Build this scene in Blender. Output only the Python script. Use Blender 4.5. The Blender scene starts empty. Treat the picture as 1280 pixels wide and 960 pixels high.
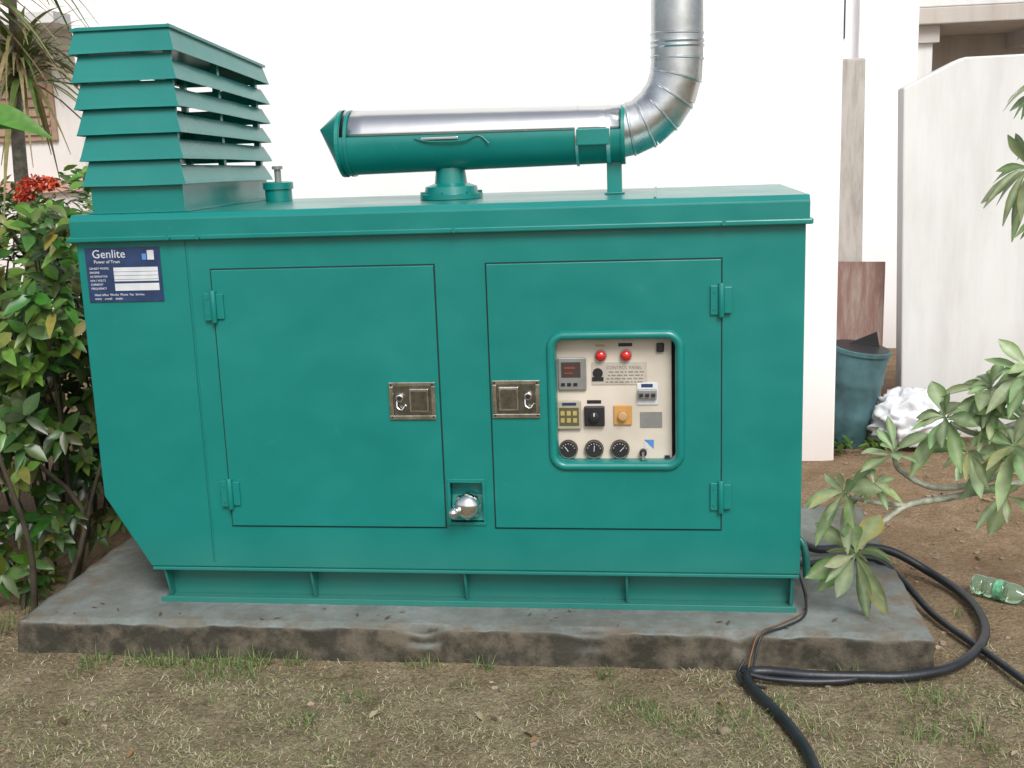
import bpy, bmesh, math, random
import numpy as np
from mathutils import Vector, Matrix, noise
random.seed(7); np.random.seed(7)
scene=bpy.context.scene
COL=scene.collection

# ------------------------------------------------------------------ materials
def new_mat(name):
    m=bpy.data.materials.new(name); m.use_nodes=True
    nt=m.node_tree; b=nt.nodes['Principled BSDF']
    return m,nt,b
def N(nt,t,**kw):
    n=nt.nodes.new(t)
    for k,v in kw.items():
        if k in n.inputs: n.inputs[k].default_value=v
        else: setattr(n,k,v)
    return n
def noise_ramp(nt,scale,stops,detail=3,rough=.6,coord='Object',vec=None):
    tc=N(nt,'ShaderNodeTexCoord')
    no=N(nt,'ShaderNodeTexNoise'); no.inputs['Scale'].default_value=scale; no.inputs['Detail'].default_value=detail; no.inputs['Roughness'].default_value=rough
    nt.links.new(vec if vec else tc.outputs[coord],no.inputs['Vector'])
    r=N(nt,'ShaderNodeValToRGB')
    els=r.color_ramp.elements
    while len(els)<len(stops): els.new(.5)
    for e,(p,c) in zip(els,stops):
        e.position=p; e.color=(c[0],c[1],c[2],1) if hasattr(c,'__len__') else (c,c,c,1)
    nt.links.new(no.outputs['Fac'],r.inputs['Fac'])
    return no,r
def mix(nt,a,b,f,bt='MIX'):
    m=N(nt,'ShaderNodeMix'); m.data_type='RGBA'; m.blend_type=bt
    for s,i in ((a,6),(b,7),(f,0)):
        if hasattr(s,'links'): nt.links.new(s,m.inputs[i])
        else: m.inputs[i].default_value=(s if i==0 else (s[0],s[1],s[2],1))
    return m.outputs[2]
def bump(nt,b,h,strength=.3,dist=.01):
    bp=N(nt,'ShaderNodeBump'); bp.inputs['Strength'].default_value=strength; bp.inputs['Distance'].default_value=dist
    nt.links.new(h,bp.inputs['Height']); nt.links.new(bp.outputs[0],b.inputs['Normal'])
def simple(name,col,rough=.5,metal=0,var=.12,scale=12,bumps=0,bscale=80,coat=0):
    m,nt,b=new_mat(name)
    c=[max(0,x) for x in col]
    no,r=noise_ramp(nt,scale,[(.3,[x*(1-var) for x in c]),(.7,[min(1,x*(1+var)) for x in c])],detail=2)
    nt.links.new(r.outputs[0],b.inputs['Base Color'])
    b.inputs['Roughness'].default_value=rough; b.inputs['Metallic'].default_value=metal
    b.inputs['Coat Weight'].default_value=coat
    if bumps:
        n2,_=noise_ramp(nt,bscale,[(0,0),(1,1)],detail=1); bump(nt,b,n2.outputs['Fac'],bumps,.004)
    return m

def paint_mat():
    m,nt,b=new_mat('teal_enamel_paint')
    no,r=noise_ramp(nt,2.2,[(.25,(.0005,.166,.146)),(.75,(.001,.200,.176))],detail=4)
    n2,r2=noise_ramp(nt,26,[(.60,0),(.78,1)],detail=4,rough=.75)
    ml=N(nt,'ShaderNodeMath',operation='MULTIPLY'); ml.inputs[1].default_value=.18
    nt.links.new(r2.outputs[0],ml.inputs[0])
    c=mix(nt,r.outputs[0],(.09,.24,.21),ml.outputs[0])
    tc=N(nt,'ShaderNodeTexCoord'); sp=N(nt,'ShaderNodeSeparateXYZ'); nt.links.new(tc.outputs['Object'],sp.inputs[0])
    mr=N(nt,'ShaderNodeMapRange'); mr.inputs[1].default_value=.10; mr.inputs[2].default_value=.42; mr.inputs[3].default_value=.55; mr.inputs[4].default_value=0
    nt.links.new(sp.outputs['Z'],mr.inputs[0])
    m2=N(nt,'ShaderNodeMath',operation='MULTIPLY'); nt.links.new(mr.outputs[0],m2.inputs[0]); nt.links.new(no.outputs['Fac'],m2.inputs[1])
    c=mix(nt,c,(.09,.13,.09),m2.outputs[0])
    nt.links.new(c,b.inputs['Base Color'])
    mr2=N(nt,'ShaderNodeMapRange'); mr2.inputs[1].default_value=.3; mr2.inputs[2].default_value=.7; mr2.inputs[3].default_value=.27; mr2.inputs[4].default_value=.42
    nt.links.new(no.outputs['Fac'],mr2.inputs[0]); nt.links.new(mr2.outputs[0],b.inputs['Roughness'])
    b.inputs['Coat Weight'].default_value=.35; b.inputs['Coat Roughness'].default_value=.16
    n5,_=noise_ramp(nt,4.5,[(0,0),(1,1)],detail=1)
    bump(nt,b,n5.outputs['Fac'],.5,.014)
    nt.links.new(b.inputs['Normal'].links[0].from_socket,b.inputs['Coat Normal'])
    return m
PAINT=paint_mat()
DARKGAP=simple('dark_gap',(.003,.025,.022),.8)
PANEL=simple('cream_panel_paint',(.58,.52,.44),.45,scale=5)
BLACK=simple('black_plastic',(.018,.018,.02),.4)
SHADEIN=simple('painted_recess_shade',(.01,.02,.018),.9)
RUBBER=simple('cable_rubber',(.016,.019,.024),.42,bumps=.2,bscale=60,var=.35)
CHROME=simple('chrome',(.80,.79,.80),.10,1,var=.08,bumps=.15,bscale=40)
STEEL=simple('latch_steel',(.62,.60,.54),.22,1,var=.3,scale=30)
STEELD=simple('latch_tray',(.22,.22,.19),.32,1,var=.3,scale=40)
RED=simple('red_lamp',(.55,.02,.015),.2,coat=.5)
ORANGE=simple('orange_switch',(.50,.27,.08),.4)
YEL=simple('yellow_button',(.42,.34,.12),.4)
GREY=simple('grey_plate',(.30,.30,.29),.35,.4)
WHITEP=simple('white_print',(.58,.60,.63),.5)
BLUEL=simple('blue_label',(.020,.040,.105),.35,var=.25,scale=20)
BLUE2=simple('light_blue_sticker',(.08,.24,.55),.4)
LCD=simple('lcd_glass',(.06,.045,.04),.15)
ALU=simple('aluminium_cladding',(.74,.75,.76),.24,1,var=.06,scale=4,bumps=.25,bscale=9)
def duct_mat():
    m,nt,b=new_mat('galvanised_duct')
    no,r=noise_ramp(nt,14,[(.3,(.50,.52,.54)),(.7,(.70,.72,.73))],detail=4)
    nt.links.new(r.outputs[0],b.inputs['Base Color']); b.inputs['Metallic'].default_value=1
    mr=N(nt,'ShaderNodeMapRange'); mr.inputs[1].default_value=.3; mr.inputs[2].default_value=.7; mr.inputs[3].default_value=.22; mr.inputs[4].default_value=.40
    nt.links.new(no.outputs['Fac'],mr.inputs[0]); nt.links.new(mr.outputs[0],b.inputs['Roughness'])
    n3,_=noise_ramp(nt,7,[(0,0),(1,1)],detail=1); bump(nt,b,n3.outputs['Fac'],.5,.010)
    return m
DUCT=duct_mat()

def wall_mat(name,base,stain,st_amt=.5,zs=.5,scale=1.0,zamt=1.0):
    m,nt,b=new_mat(name)
    no,r=noise_ramp(nt,1.4*scale,[(.35,[x*.94 for x in base]),(.65,base)],detail=4)
    tc=N(nt,'ShaderNodeTexCoord'); mp=N(nt,'ShaderNodeMapping'); mp.inputs['Scale'].default_value=(3.5,3.5,.5)
    nt.links.new(tc.outputs['Object'],mp.inputs[0])
    n2,r2=noise_ramp(nt,1.6*(scale if scale>1 else 1),[(.45,0),(.75,1)],detail=5,rough=.7,vec=mp.outputs[0])
    sp=N(nt,'ShaderNodeSeparateXYZ'); nt.links.new(tc.outputs['Object'],sp.inputs[0])
    mr=N(nt,'ShaderNodeMapRange'); mr.inputs[1].default_value=0; mr.inputs[2].default_value=zs; mr.inputs[3].default_value=zamt; mr.inputs[4].default_value=.0
    nt.links.new(sp.outputs['Z'],mr.inputs[0])
    a=N(nt,'ShaderNodeMath',operation='MULTIPLY_ADD'); nt.links.new(mr.outputs[0],a.inputs[0]); nt.links.new(no.outputs['Fac'],a.inputs[1])
    m2=N(nt,'ShaderNodeMath',operation='MULTIPLY'); m2.inputs[1].default_value=st_amt*.45; nt.links.new(r2.outputs[0],m2.inputs[0]); nt.links.new(m2.outputs[0],a.inputs[2])
    a.use_clamp=True
    c=mix(nt,r.outputs[0],stain,a.outputs[0]); nt.links.new(c,b.inputs['Base Color'])
    b.inputs['Roughness'].default_value=.9; b.inputs['Specular IOR Level'].default_value=.2
    return m
WALLW=wall_mat('white_limewash',(.90,.90,.895),(.60,.48,.42),.03,.55,1,1.0)
WALLG=wall_mat('weathered_white_wall',(.71,.71,.70),(.33,.30,.27),.62,.7)
WALLR=wall_mat('rear_white_wall',(.90,.89,.90),(.5,.45,.4),.05,.5)
WALLB=wall_mat('beige_plaster',(.50,.46,.42),(.25,.2,.16),.8,.5)
CONC=wall_mat('old_concrete',(.46,.43,.40),(.18,.15,.12),1.6,.4,3)
BOARDM=wall_mat('stained_board',(.21,.125,.105),(.36,.31,.28),1.8,.2,4)
DRUM=simple('teal_plastic_tub',(.055,.125,.14),.5,var=.35,scale=8)
BAG=simple('white_polythene',(.66,.67,.70),.3,var=.15,scale=6)
BARK=simple('bark',(.17,.15,.12),.8,var=.4,scale=30,bumps=.5,bscale=60)
BRANCH=simple('frangipani_bark',(.30,.31,.24),.6,var=.4,scale=30,bumps=.5,bscale=60)
STEMD=simple('dark_stem',(.05,.04,.025),.8,var=.4)
GLASSD=simple('window_glass',(.03,.035,.04),.12)

def slab_mat():
    m,nt,b=new_mat('cast_concrete')
    no,r=noise_ramp(nt,3.0,[(.28,(.075,.080,.072)),(.46,(.14,.155,.145)),(.62,(.20,.225,.215)),(.78,(.27,.285,.27))],detail=7,rough=.72)
    n2,r2=noise_ramp(nt,9,[(.42,0),(.62,1)],detail=5,rough=.7)
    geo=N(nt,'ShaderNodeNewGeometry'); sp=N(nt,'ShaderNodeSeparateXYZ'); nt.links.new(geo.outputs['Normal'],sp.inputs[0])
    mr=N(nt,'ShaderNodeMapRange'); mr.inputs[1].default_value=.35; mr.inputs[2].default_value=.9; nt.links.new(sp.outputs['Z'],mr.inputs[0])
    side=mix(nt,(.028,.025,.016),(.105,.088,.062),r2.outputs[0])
    tc=N(nt,'ShaderNodeTexCoord'); s2=N(nt,'ShaderNodeSeparateXYZ'); nt.links.new(tc.outputs['Object'],s2.inputs[0])
    ma=N(nt,'ShaderNodeMapRange'); ma.inputs[1].default_value=-.21; ma.inputs[2].default_value=-.06; ma.inputs[3].default_value=1; ma.inputs[4].default_value=0; nt.links.new(s2.outputs['Y'],ma.inputs[0])
    mb=N(nt,'ShaderNodeMapRange'); mb.inputs[1].default_value=.45; mb.inputs[2].default_value=.85; nt.links.new(s2.outputs['X'],mb.inputs[0])
    mc=N(nt,'ShaderNodeMapRange'); mc.inputs[1].default_value=-1.95; mc.inputs[2].default_value=-2.4; nt.links.new(s2.outputs['X'],mc.inputs[0])
    x1=N(nt,'ShaderNodeMath',operation='MAXIMUM'); nt.links.new(ma.outputs[0],x1.inputs[0]); nt.links.new(mb.outputs[0],x1.inputs[1])
    x2=N(nt,'ShaderNodeMath',operation='MAXIMUM'); nt.links.new(x1.outputs[0],x2.inputs[0]); nt.links.new(mc.outputs[0],x2.inputs[1])
    x3=N(nt,'ShaderNodeMath',operation='MULTIPLY'); nt.links.new(x2.outputs[0],x3.inputs[0]); nt.links.new(r2.outputs[0],x3.inputs[1])
    top=mix(nt,r.outputs[0],(.135,.108,.075),x3.outputs[0])
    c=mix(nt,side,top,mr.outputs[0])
    nt.links.new(c,b.inputs['Base Color']); b.inputs['Roughness'].default_value=.75
    n3,_=noise_ramp(nt,30,[(0,0),(1,1)],detail=4,rough=.7); bump(nt,b,n3.outputs['Fac'],.45,.010)
    return m
SLABM=slab_mat()
def ground_mat():
    m,nt,b=new_mat('dry_soil')
    tc=N(nt,'ShaderNodeTexCoord')
    no,r=noise_ramp(nt,5,[(.3,(.16,.125,.075)),(.5,(.26,.21,.135)),(.72,(.38,.325,.22))],detail=7,rough=.75)
    n2,r2=noise_ramp(nt,70,[(.35,(.5,.5,.5)),(.65,(1.15,1.12,1.05))],detail=3,rough=.8)
    c=mix(nt,r.outputs[0],r2.outputs[0],1.0,'MULTIPLY')
    sp=N(nt,'ShaderNodeSeparateXYZ'); nt.links.new(tc.outputs['Object'],sp.inputs[0])
    mr=N(nt,'ShaderNodeMapRange'); mr.inputs[1].default_value=-.3; mr.inputs[2].default_value=.7; nt.links.new(sp.outputs['Y'],mr.inputs[0])
    n5,r5=noise_ramp(nt,4,[(.35,(.24,.16,.095)),(.7,(.40,.29,.19))],detail=6,rough=.7)
    c5=mix(nt,r5.outputs[0],r2.outputs[0],.8,'MULTIPLY')
    c=mix(nt,c,c5,mr.outputs[0])
    nt.links.new(c,b.inputs['Base Color']); b.inputs['Roughness'].default_value=.95; b.inputs['Specular IOR Level'].default_value=.2
    n3,_=noise_ramp(nt,22,[(0,0),(1,1)],detail=5,rough=.8); bump(nt,b,n3.outputs['Fac'],.9,.035)
    return m
GROUND=ground_mat()
def leaf_mat(name,rough=.4,trans=.25):
    m,nt,b=new_mat(name)
    a=N(nt,'ShaderNodeAttribute'); a.attribute_name='Col'
    c=a.outputs['Color']
    if trans>0:
        no,r=noise_ramp(nt,25,[(.3,.8),(.7,1.15)],detail=1)
        c=mix(nt,c,r.outputs[0],1.0,'MULTIPLY')
    nt.links.new(c,b.inputs['Base Color']); b.inputs['Roughness'].default_value=rough
    if trans>0:
        tr=N(nt,'ShaderNodeBsdfTranslucent'); nt.links.new(c,tr.inputs[0])
        ms=N(nt,'ShaderNodeMixShader'); ms.inputs[0].default_value=trans
        out=nt.nodes['Material Output']
        nt.links.new(b.outputs[0],ms.inputs[1]); nt.links.new(tr.outputs[0],ms.inputs[2]); nt.links.new(ms.outputs[0],out.inputs[0])
    return m
LEAF=leaf_mat('shrub_leaf',.33,.22); LEAFF=leaf_mat('frangipani_leaf',.40,.25); GRASSM=leaf_mat('grass_blade',.85,0); DRYL=leaf_mat('dry_leaf',.8,0)

# ------------------------------------------------------------------ helpers
def empty(name,loc):
    e=bpy.data.objects.new(name,None); e.location=loc; e.empty_display_size=.2; COL.objects.link(e); return e
def par(o,p):
    if p is not None:
        o.parent=p; o.matrix_parent_inverse=Matrix.Translation(-Vector(p.location))
    return o
def add(name,me,mats,parent=None,smooth=False):
    o=bpy.data.objects.new(name,me); COL.objects.link(o)
    for m in (mats if isinstance(mats,(list,tuple)) else [mats]): me.materials.append(m)
    if smooth:
        me.polygons.foreach_set('use_smooth',[True]*len(me.polygons))
    return par(o,parent)
def bm_to(name,bm,mats,parent=None,smooth=False):
    me=bpy.data.meshes.new(name); bmesh.ops.recalc_face_normals(bm,faces=bm.faces); bm.to_mesh(me); bm.free()
    return add(name,me,mats,parent,smooth)
def bevel(o,w,seg=2,ang=35):
    md=o.modifiers.new('b','BEVEL'); md.width=w; md.segments=seg; md.limit_method='ANGLE'; md.angle_limit=math.radians(ang); md.harden_normals=False
    return o
def box(name,x0,x1,y0,y1,z0,z1,mat,parent=None,bv=0,seg=2):
    v=[(x,y,z) for x in (x0,x1) for y in (y0,y1) for z in (z0,z1)]
    f=[(0,1,3,2),(4,6,7,5),(0,4,5,1),(2,3,7,6),(0,2,6,4),(1,5,7,3)]
    me=bpy.data.meshes.new(name); me.from_pydata(v,[],f); bm=bmesh.new(); bm.from_mesh(me); bmesh.ops.recalc_face_normals(bm,faces=bm.faces); bm.to_mesh(me); bm.free()
    o=add(name,me,mat,parent)
    if bv: bevel(o,bv,seg)
    return o
def prism(name,prof,axis,a0,a1,mat,parent=None,bv=0):
    def P(u,v,a): return (u,a,v) if axis=='y' else ((a,u,v) if axis=='x' else (u,v,a))
    n=len(prof); v=[P(u,w,a0) for u,w in prof]+[P(u,w,a1) for u,w in prof]
    f=[tuple(range(n)),tuple(range(2*n-1,n-1,-1))]+[(i,(i+1)%n,n+(i+1)%n,n+i) for i in range(n)]
    me=bpy.data.meshes.new(name); me.from_pydata(v,[],f); bm=bmesh.new(); bm.from_mesh(me); bmesh.ops.recalc_face_normals(bm,faces=bm.faces); bm.to_mesh(me); bm.free()
    o=add(name,me,mat,parent)
    if bv: bevel(o,bv)
    return o
def frame_of(d):
    d=Vector(d).normalized(); up=Vector((0,0,1)) if abs(d.z)<.9 else Vector((0,1,0))
    s=d.cross(up).normalized(); n=s.cross(d).normalized(); return d,s,n
def sweep(name,pts,rads,mat,parent=None,seg=20,cap=True,smooth=True,flat_ang=None):
    bm=bmesh.new(); rings=[]; P=[Vector(p) for p in pts]; prev=None
    for i,p in enumerate(P):
        d=(P[min(i+1,len(P)-1)]-P[max(i-1,0)]).normalized()
        if prev is None: _,s,n=frame_of(d)
        else:
            s=(prev-d*prev.dot(d)).normalized(); n=s.cross(d).normalized()
        prev=s
        rings.append([bm.verts.new(p+(s*math.cos(a)+n*math.sin(a))*rads[i]) for a in [2*math.pi*k/seg for k in range(seg)]])
    for a,b in zip(rings,rings[1:]):
        for k in range(seg): bm.faces.new((a[k],a[(k+1)%seg],b[(k+1)%seg],b[k]))
    if cap:
        bm.faces.new(rings[0][::-1]); bm.faces.new(rings[-1])
    o=bm_to(name,bm,mat,parent,smooth)
    if smooth:
        md=o.modifiers.new('es','EDGE_SPLIT'); md.split_angle=math.radians(flat_ang or 38)
    return o
def cyl(name,p1,p2,r,mat,parent=None,seg=24,r2=None,bv=0):
    o=sweep(name,[p1,p2],[r,r if r2 is None else r2],mat,parent,seg)
    if bv:
        o.modifiers.clear(); bevel(o,bv)
    return o
def spline(pts,n=8):
    P=[Vector(p) for p in pts]; P=[P[0]*2-P[1]]+P+[P[-1]*2-P[-2]]; out=[]
    for i in range(1,len(P)-2):
        for k in range(n):
            t=k/n; a,b,c,d=P[i-1],P[i],P[i+1],P[i+2]
            out.append(.5*((2*b)+(c-a)*t+(2*a-5*b+4*c-d)*t*t+(3*b-a-3*c+d)*t**3))
    out.append(P[-2]); return out
def cable(name,pts,r,mat,parent=None,n=10,seg=10,taper=None):
    s=spline(pts,n); L=len(s)-1
    rr=[r if taper is None else r*(1-i/L)+taper*i/L for i in range(L+1)]
    return sweep(name,s,rr,mat,parent,seg,flat_ang=80)
class LeafBuf:
    def __init__(s): s.V=[];s.F=[];s.C=[]
    def leaf(s,p,d,n,L,W,droop,col,seg=4,fold=.25,shape=0.8,tip=1.0,mid=None):
        p=Vector(p); d=Vector(d).normalized(); sd=d.cross(Vector(n))
        if sd.length<1e-3: sd=d.cross(Vector((.3,.8,.1)))
        sd.normalize(); nn=sd.cross(d).normalized(); b=len(s.V)
        for i in range(seg+1):
            t=i/seg; c=p+d*(L*t)-Vector((0,0,1))*(droop*L*t*t)
            w=W*math.sin(math.pi*min(1,max(.03,t))**shape) if t<1 else .002
            w=max(w,.002)
            for k in (-1,0,1):
                q=c+sd*(w*k)+nn*(fold*w*abs(k)); s.V.append(q[:])
                if mid and k==0: s.C.append(mid)
                else: s.C.append(col)
        for i in range(seg):
            for k in (0,1):
                a=b+i*3+k; s.F.append((a,a+1,a+4,a+3))
    def build(s,name,mat,parent=None,smooth=True):
        me=bpy.data.meshes.new(name); me.from_pydata(s.V,[],s.F)
        at=me.color_attributes.new('Col','FLOAT_COLOR','POINT')
        at.data.foreach_set('color',np.array([(c[0],c[1],c[2],1) for c in s.C],dtype=np.float32).ravel())
        return add(name,me,mat,parent,smooth)
def apply_mods(o):
    dg=bpy.context.evaluated_depsgraph_get(); me=bpy.data.meshes.new_from_object(o.evaluated_get(dg)); o.modifiers.clear(); o.data=me
def text(name,body,size,x,y,z,mat,parent,align='LEFT',ext=.0004):
    cu=bpy.data.curves.new(name,'FONT'); cu.body=body; cu.size=size; cu.extrude=ext; cu.align_x=align; cu.resolution_u=2
    t=bpy.data.objects.new(name+'_tmp',cu); COL.objects.link(t)
    dg=bpy.context.evaluated_depsgraph_get(); me=bpy.data.meshes.new_from_object(t.evaluated_get(dg))
    bpy.data.objects.remove(t)
    me.transform(Matrix.Translation((x,y,z))@Matrix.Rotation(math.radians(90),4,'X'))
    me.materials.clear()
    return add(name,me,mat,parent)

# ------------------------------------------------------------------ ground
def fnoise(x,y,s): return noise.noise(Vector((x*s,y*s,3.1)))
def gz(x,y):
    f=1/(1+((x**2+y**2)/60)); return (fnoise(x,y,1.3)*.018+fnoise(x,y,5)*.012)*f-.004
n=190; u=np.linspace(-1,1,n); ax=np.sinh(u*4.6)/np.sinh(4.6)*120
vv=[(float(x)-.4,float(y)-.2,0) for y in ax for x in ax]; vv=[(x,y,gz(x,y)) for x,y,_ in vv]
ff=[(j*n+i,j*n+i+1,(j+1)*n+i+1,(j+1)*n+i) for j in range(n-1) for i in range(n-1)]
me=bpy.data.meshes.new('ground'); me.from_pydata(vv,[],ff); add('ground',me,GROUND,None,True)

# ------------------------------------------------------------------ concrete slab
SX0,SX1,SY0,SY1,SZ=-2.385,.90,-.20,1.25,.12
bm=bmesh.new(); bmesh.ops.create_cube(bm,size=1)
bmesh.ops.scale(bm,vec=(SX1-SX0,SY1-SY0,.22),verts=bm.verts); bmesh.ops.translate(bm,vec=((SX0+SX1)/2,(SY0+SY1)/2,SZ-.11),verts=bm.verts)
def cut(bm,ax,vals):
    for v in vals:
        no=Vector((0,0,0)); no[ax]=1; co=Vector((0,0,0)); co[ax]=v
        bmesh.ops.bisect_plane(bm,geom=bm.verts[:]+bm.edges[:]+bm.faces[:],plane_co=co,plane_no=no)
cut(bm,0,list(np.arange(SX0+.02,SX1,.022))); cut(bm,1,[SY0+.012,SY0+.03,SY0+.05]+list(np.arange(SY0+.08,SY1,.06))+[SY1-.015]); cut(bm,2,[.0,.025,.05,.075,.095,.11])
for v in bm.verts:
    x,y,z=v.co; edge=min(abs(y-SY0),abs(x-SX1),abs(x-SX0),abs(y-SY1))
    nv=noise.noise_vector(v.co*7)*.006+noise.noise_vector(v.co*24)*.0045
    if z>.1 and edge>.02: nv=Vector((0,0,nv.z*.25))
    if edge<.02:
        nv=nv*1.2+Vector((0,-.022*(1-z/.12)*(1 if abs(y-SY0)<.02 else 0)*(noise.noise(Vector((x*3,0,0)))+.5),0))
        if z>.115: nv+=Vector((0,.005 if abs(y-SY0)<.02 else 0,-.006))
    chip=noise.noise(Vector((x*7.0,y*7.0,9)))
    if edge<.014 and z>.07 and chip>.25: nv+=Vector((0,(chip-.25)*.07,-(chip-.25)*.10))
    v.co+=nv
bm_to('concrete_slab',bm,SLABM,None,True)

# ------------------------------------------------------------------ generator
G=empty('diesel_generator',(-.8,.45,.12))
BX0,BX1=-2.093,.481; D=.93
body=prism('cabinet_body',[(BX0,1.51),(BX0,.54),(-1.932,.262),(BX1,.262),(BX1,1.51)],'y',0,D,PAINT,G)
def carve(o,x0,x1,y0,y1,z0,z1):
    c=box('cutter',x0,x1,y0,y1,z0,z1,PAINT)
    md=o.modifiers.new('bool','BOOLEAN'); md.operation='DIFFERENCE'; md.solver='EXACT'; md.object=c
    apply_mods(o); bpy.data.objects.remove(c)
WX0,WX1,WZ0,WZ1=-.380,.062,.662,1.129
carve(body,WX0,WX1,-.05,.07,WZ0,WZ1)
carve(body,-.765,-.640,-.05,.07,.445,.600)
bevel(body,.005,2,30)
def door(name,x0,x1,z0,z1,hole=None):
    box(name+'_shadow_gap',x0-.005,x1+.005,-.0012,.0005,z0-.006,z1+.005,DARKGAP,G) if not hole else None
    d=box(name,x0,x1,-.008,-.0015,z0,z1,PAINT,G)
    if hole:
        carve(d,*hole)
        for nm,a in (('l',(x0-.005,x0+.01,z0-.006,z1+.005)),('r',(x1-.01,x1+.005,z0-.006,z1+.005)),('t',(x0+.01,x1-.01,z1-.01,z1+.005)),('b',(x0+.01,x1-.01,z0-.006,z0+.01))):
            box(name+'_gap_'+nm,a[0],a[1],-.0012,.0005,a[2],a[3],DARKGAP,G)
    bevel(d,.0025,2,30)
    return d
door('left_door',-1.592,-.784,.430,1.385)
door('right_door',-.598,.203,.430,1.385,(WX0,WX1,-.05,.05,WZ0,WZ1))
box('panel_seam',-1.6825,-1.6805,-.0015,.001,.285,1.49,simple('seam_shadow',(.002,.10,.085),.6),G)
box('side_panel_flange',-1.676,-1.674,-.002,.001,.285,1.49,PAINT,G)
def rrect(x0,x1,z0,z1,r,y,n=8):
    pts=[]
    for cx,cz,a0 in ((x1-r,z1-r,0),(x0+r,z1-r,90),(x0+r,z0+r,180),(x1-r,z0+r,270)):
        for k in range(n+1):
            a=math.radians(a0+90*k/n); pts.append((cx+r*math.cos(a),y,cz+r*math.sin(a)))
    return pts
def rr_frame(name,x0,x1,z0,z1,r,w,y0,h,mat,parent):
    prof=[(0,0),(.12,.6),(.35,.95),(.65,.95),(.88,.6),(1,0)]
    rings=[]; bm=bmesh.new()
    for (o,hh) in prof:
        k=o*w; pts=rrect(x0+k,x1-k,z0+k,z1-k,max(.004,r-k),y0-hh*h)
        rings.append([bm.verts.new(p) for p in pts])
    pts=rrect(x0+w,x1-w,z0+w,z1-w,max(.004,r-w),y0+.05); rings.append([bm.verts.new(p) for p in pts])
    m=len(rings[0])
    for a,b in zip(rings,rings[1:]):
        for i in range(m): bm.faces.new((a[i],a[(i+1)%m],b[(i+1)%m],b[i]))
    return bm_to(name,bm,mat,parent,True)
rr_frame('window_frame',-.398,.080,.645,1.147,.062,.032,-.008,.014,PAINT,G)
PY=.045
box('panel_recess_back',WX0+.001,WX1-.001,PY+.012,PY+.02,WZ0+.001,WZ1-.001,SHADEIN,G)  # near-black colour paints the inner shadow seen beside the panel
box('instrument_panel',WX0+.002,.036,PY,PY+.010,.668,1.122,PANEL,G,.002)
q=PY-.001
box('display_bezel',-.362,-.262,PY-.012,q,.928,1.046,GREY,G,.004)
box('display_screen',-.350,-.282,PY-.014,PY-.0125,.975,1.030,LCD,G,.001)
for k in range(3): box('display_key_%d'%k,-.352+.022*k,-.338+.022*k,PY-.0145,PY-.0125,.944,.955,BLACK,G)
DIM=simple('dim_red_digits',(.22,.05,.03),.4)
box('display_digit_row',-.340,-.300,PY-.0155,PY-.0145,1.006,1.013,DIM,G)
box('display_digit_row_b',-.340,-.310,PY-.0155,PY-.0145,.988,.993,DIM,G)
INK=simple('faded_ink',(.20,.18,.16),.5)
box('panel_title_plate',-.243,-.050,PY-.003,q,.946,1.026,simple('pale_print',(.44,.40,.34),.5),G)
text('panel_title_text','CONTROL PANEL',.0155,-.192,PY-.0035,1.002,INK,G)
random.seed(3)
for k in range(4):
    x=-.195+.004*k
    while x<-.07:
        w_=random.uniform(.006,.02); box('panel_print_%d_%d'%(k,int(-x*1000)),x,min(x+w_,-.06),PY-.0036,PY-.0029,.953+.012*k,.9575+.012*k,INK,G); x+=w_+.005
sweep('panel_emblem',[(-.222,q,.988),(-.222,q-.004,.988)],[.018,.018],BLACK,G)
box('panel_emblem_base',-.242,-.202,PY-.006,q-.0005,.960,.974,BLACK,G)
for i,x in enumerate((-.210,-.122)):
    cyl('lamp_ring_%d'%i,(x,q,1.052),(x,q-.008,1.052),.021,GREY,G)
    sweep('warning_lamp_%d'%i,[(x,q-.006,1.052),(x,q-.018,1.052),(x,q-.024,1.052),(x,q-.027,1.052)],[.018,.018,.013,.003],RED,G)
box('lamp_tag',-.148,-.100,PY-.002,q,1.082,1.094,BLACK,G)
box('lamp_tag_2',-.228,-.195,PY-.002,q,1.082,1.090,YEL,G)
box('buzzer',-.016,.010,PY-.014,q,1.062,1.094,BLACK,G,.004)
box('breaker_rail',-.085,-.012,PY-.004,q,.872,.952,WHITEP,G,.002)
box('breaker_body',-.082,-.016,PY-.02,PY-.0045,.896,.930,GREY,G,.003)
for k in range(3): box('breaker_toggle_%d'%k,-.077+.021*k,-.063+.021*k,PY-.03,PY-.0205,.906,.918,BLACK,G,.002)
box('breaker_label',-.07,-.03,PY-.0055,PY-.0045,.936,.948,BLUEL,G)
box('annunciator',-.368,-.284,PY-.014,q,.786,.890,simple('olive_case',(.36,.33,.25),.5),G,.004)
box('annunciator_inset',-.361,-.291,PY-.0155,PY-.0141,.800,.866,simple('olive_inset',(.10,.085,.04),.5),G,.001)
for r_ in range(2):
    for c_ in range(3): box('annunciator_window_%d%d'%(r_,c_),-.356+.022*c_,-.342+.022*c_,PY-.017,PY-.0156,.812+.026*r_,.828+.026*r_,YEL,G)
box('annunciator_tag',-.35,-.30,PY-.0155,PY-.0145,.874,.884,BLUEL,G)
box('selector_block',-.272,-.200,PY-.02,q,.798,.870,BLACK,G,.004)
box('selector_tag',-.262,-.212,PY-.002,q,.878,.890,BLACK,G)
cyl('selector_knob',(-.236,PY-.02,.834),(-.236,PY-.036,.834),.018,BLACK,G,bv=.002)
box('selector_mark',-.238,-.234,PY-.0375,PY-.0361,.838,.851,WHITEP,G)
box('rotary_plate',-.168,-.104,PY-.008,q,.800,.872,ORANGE,G,.003)
cyl('rotary_knob',(-.136,PY-.008,.836),(-.136,PY-.03,.836),.016,simple('orange_knob',(.48,.30,.14),.35),G,bv=.002)
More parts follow.
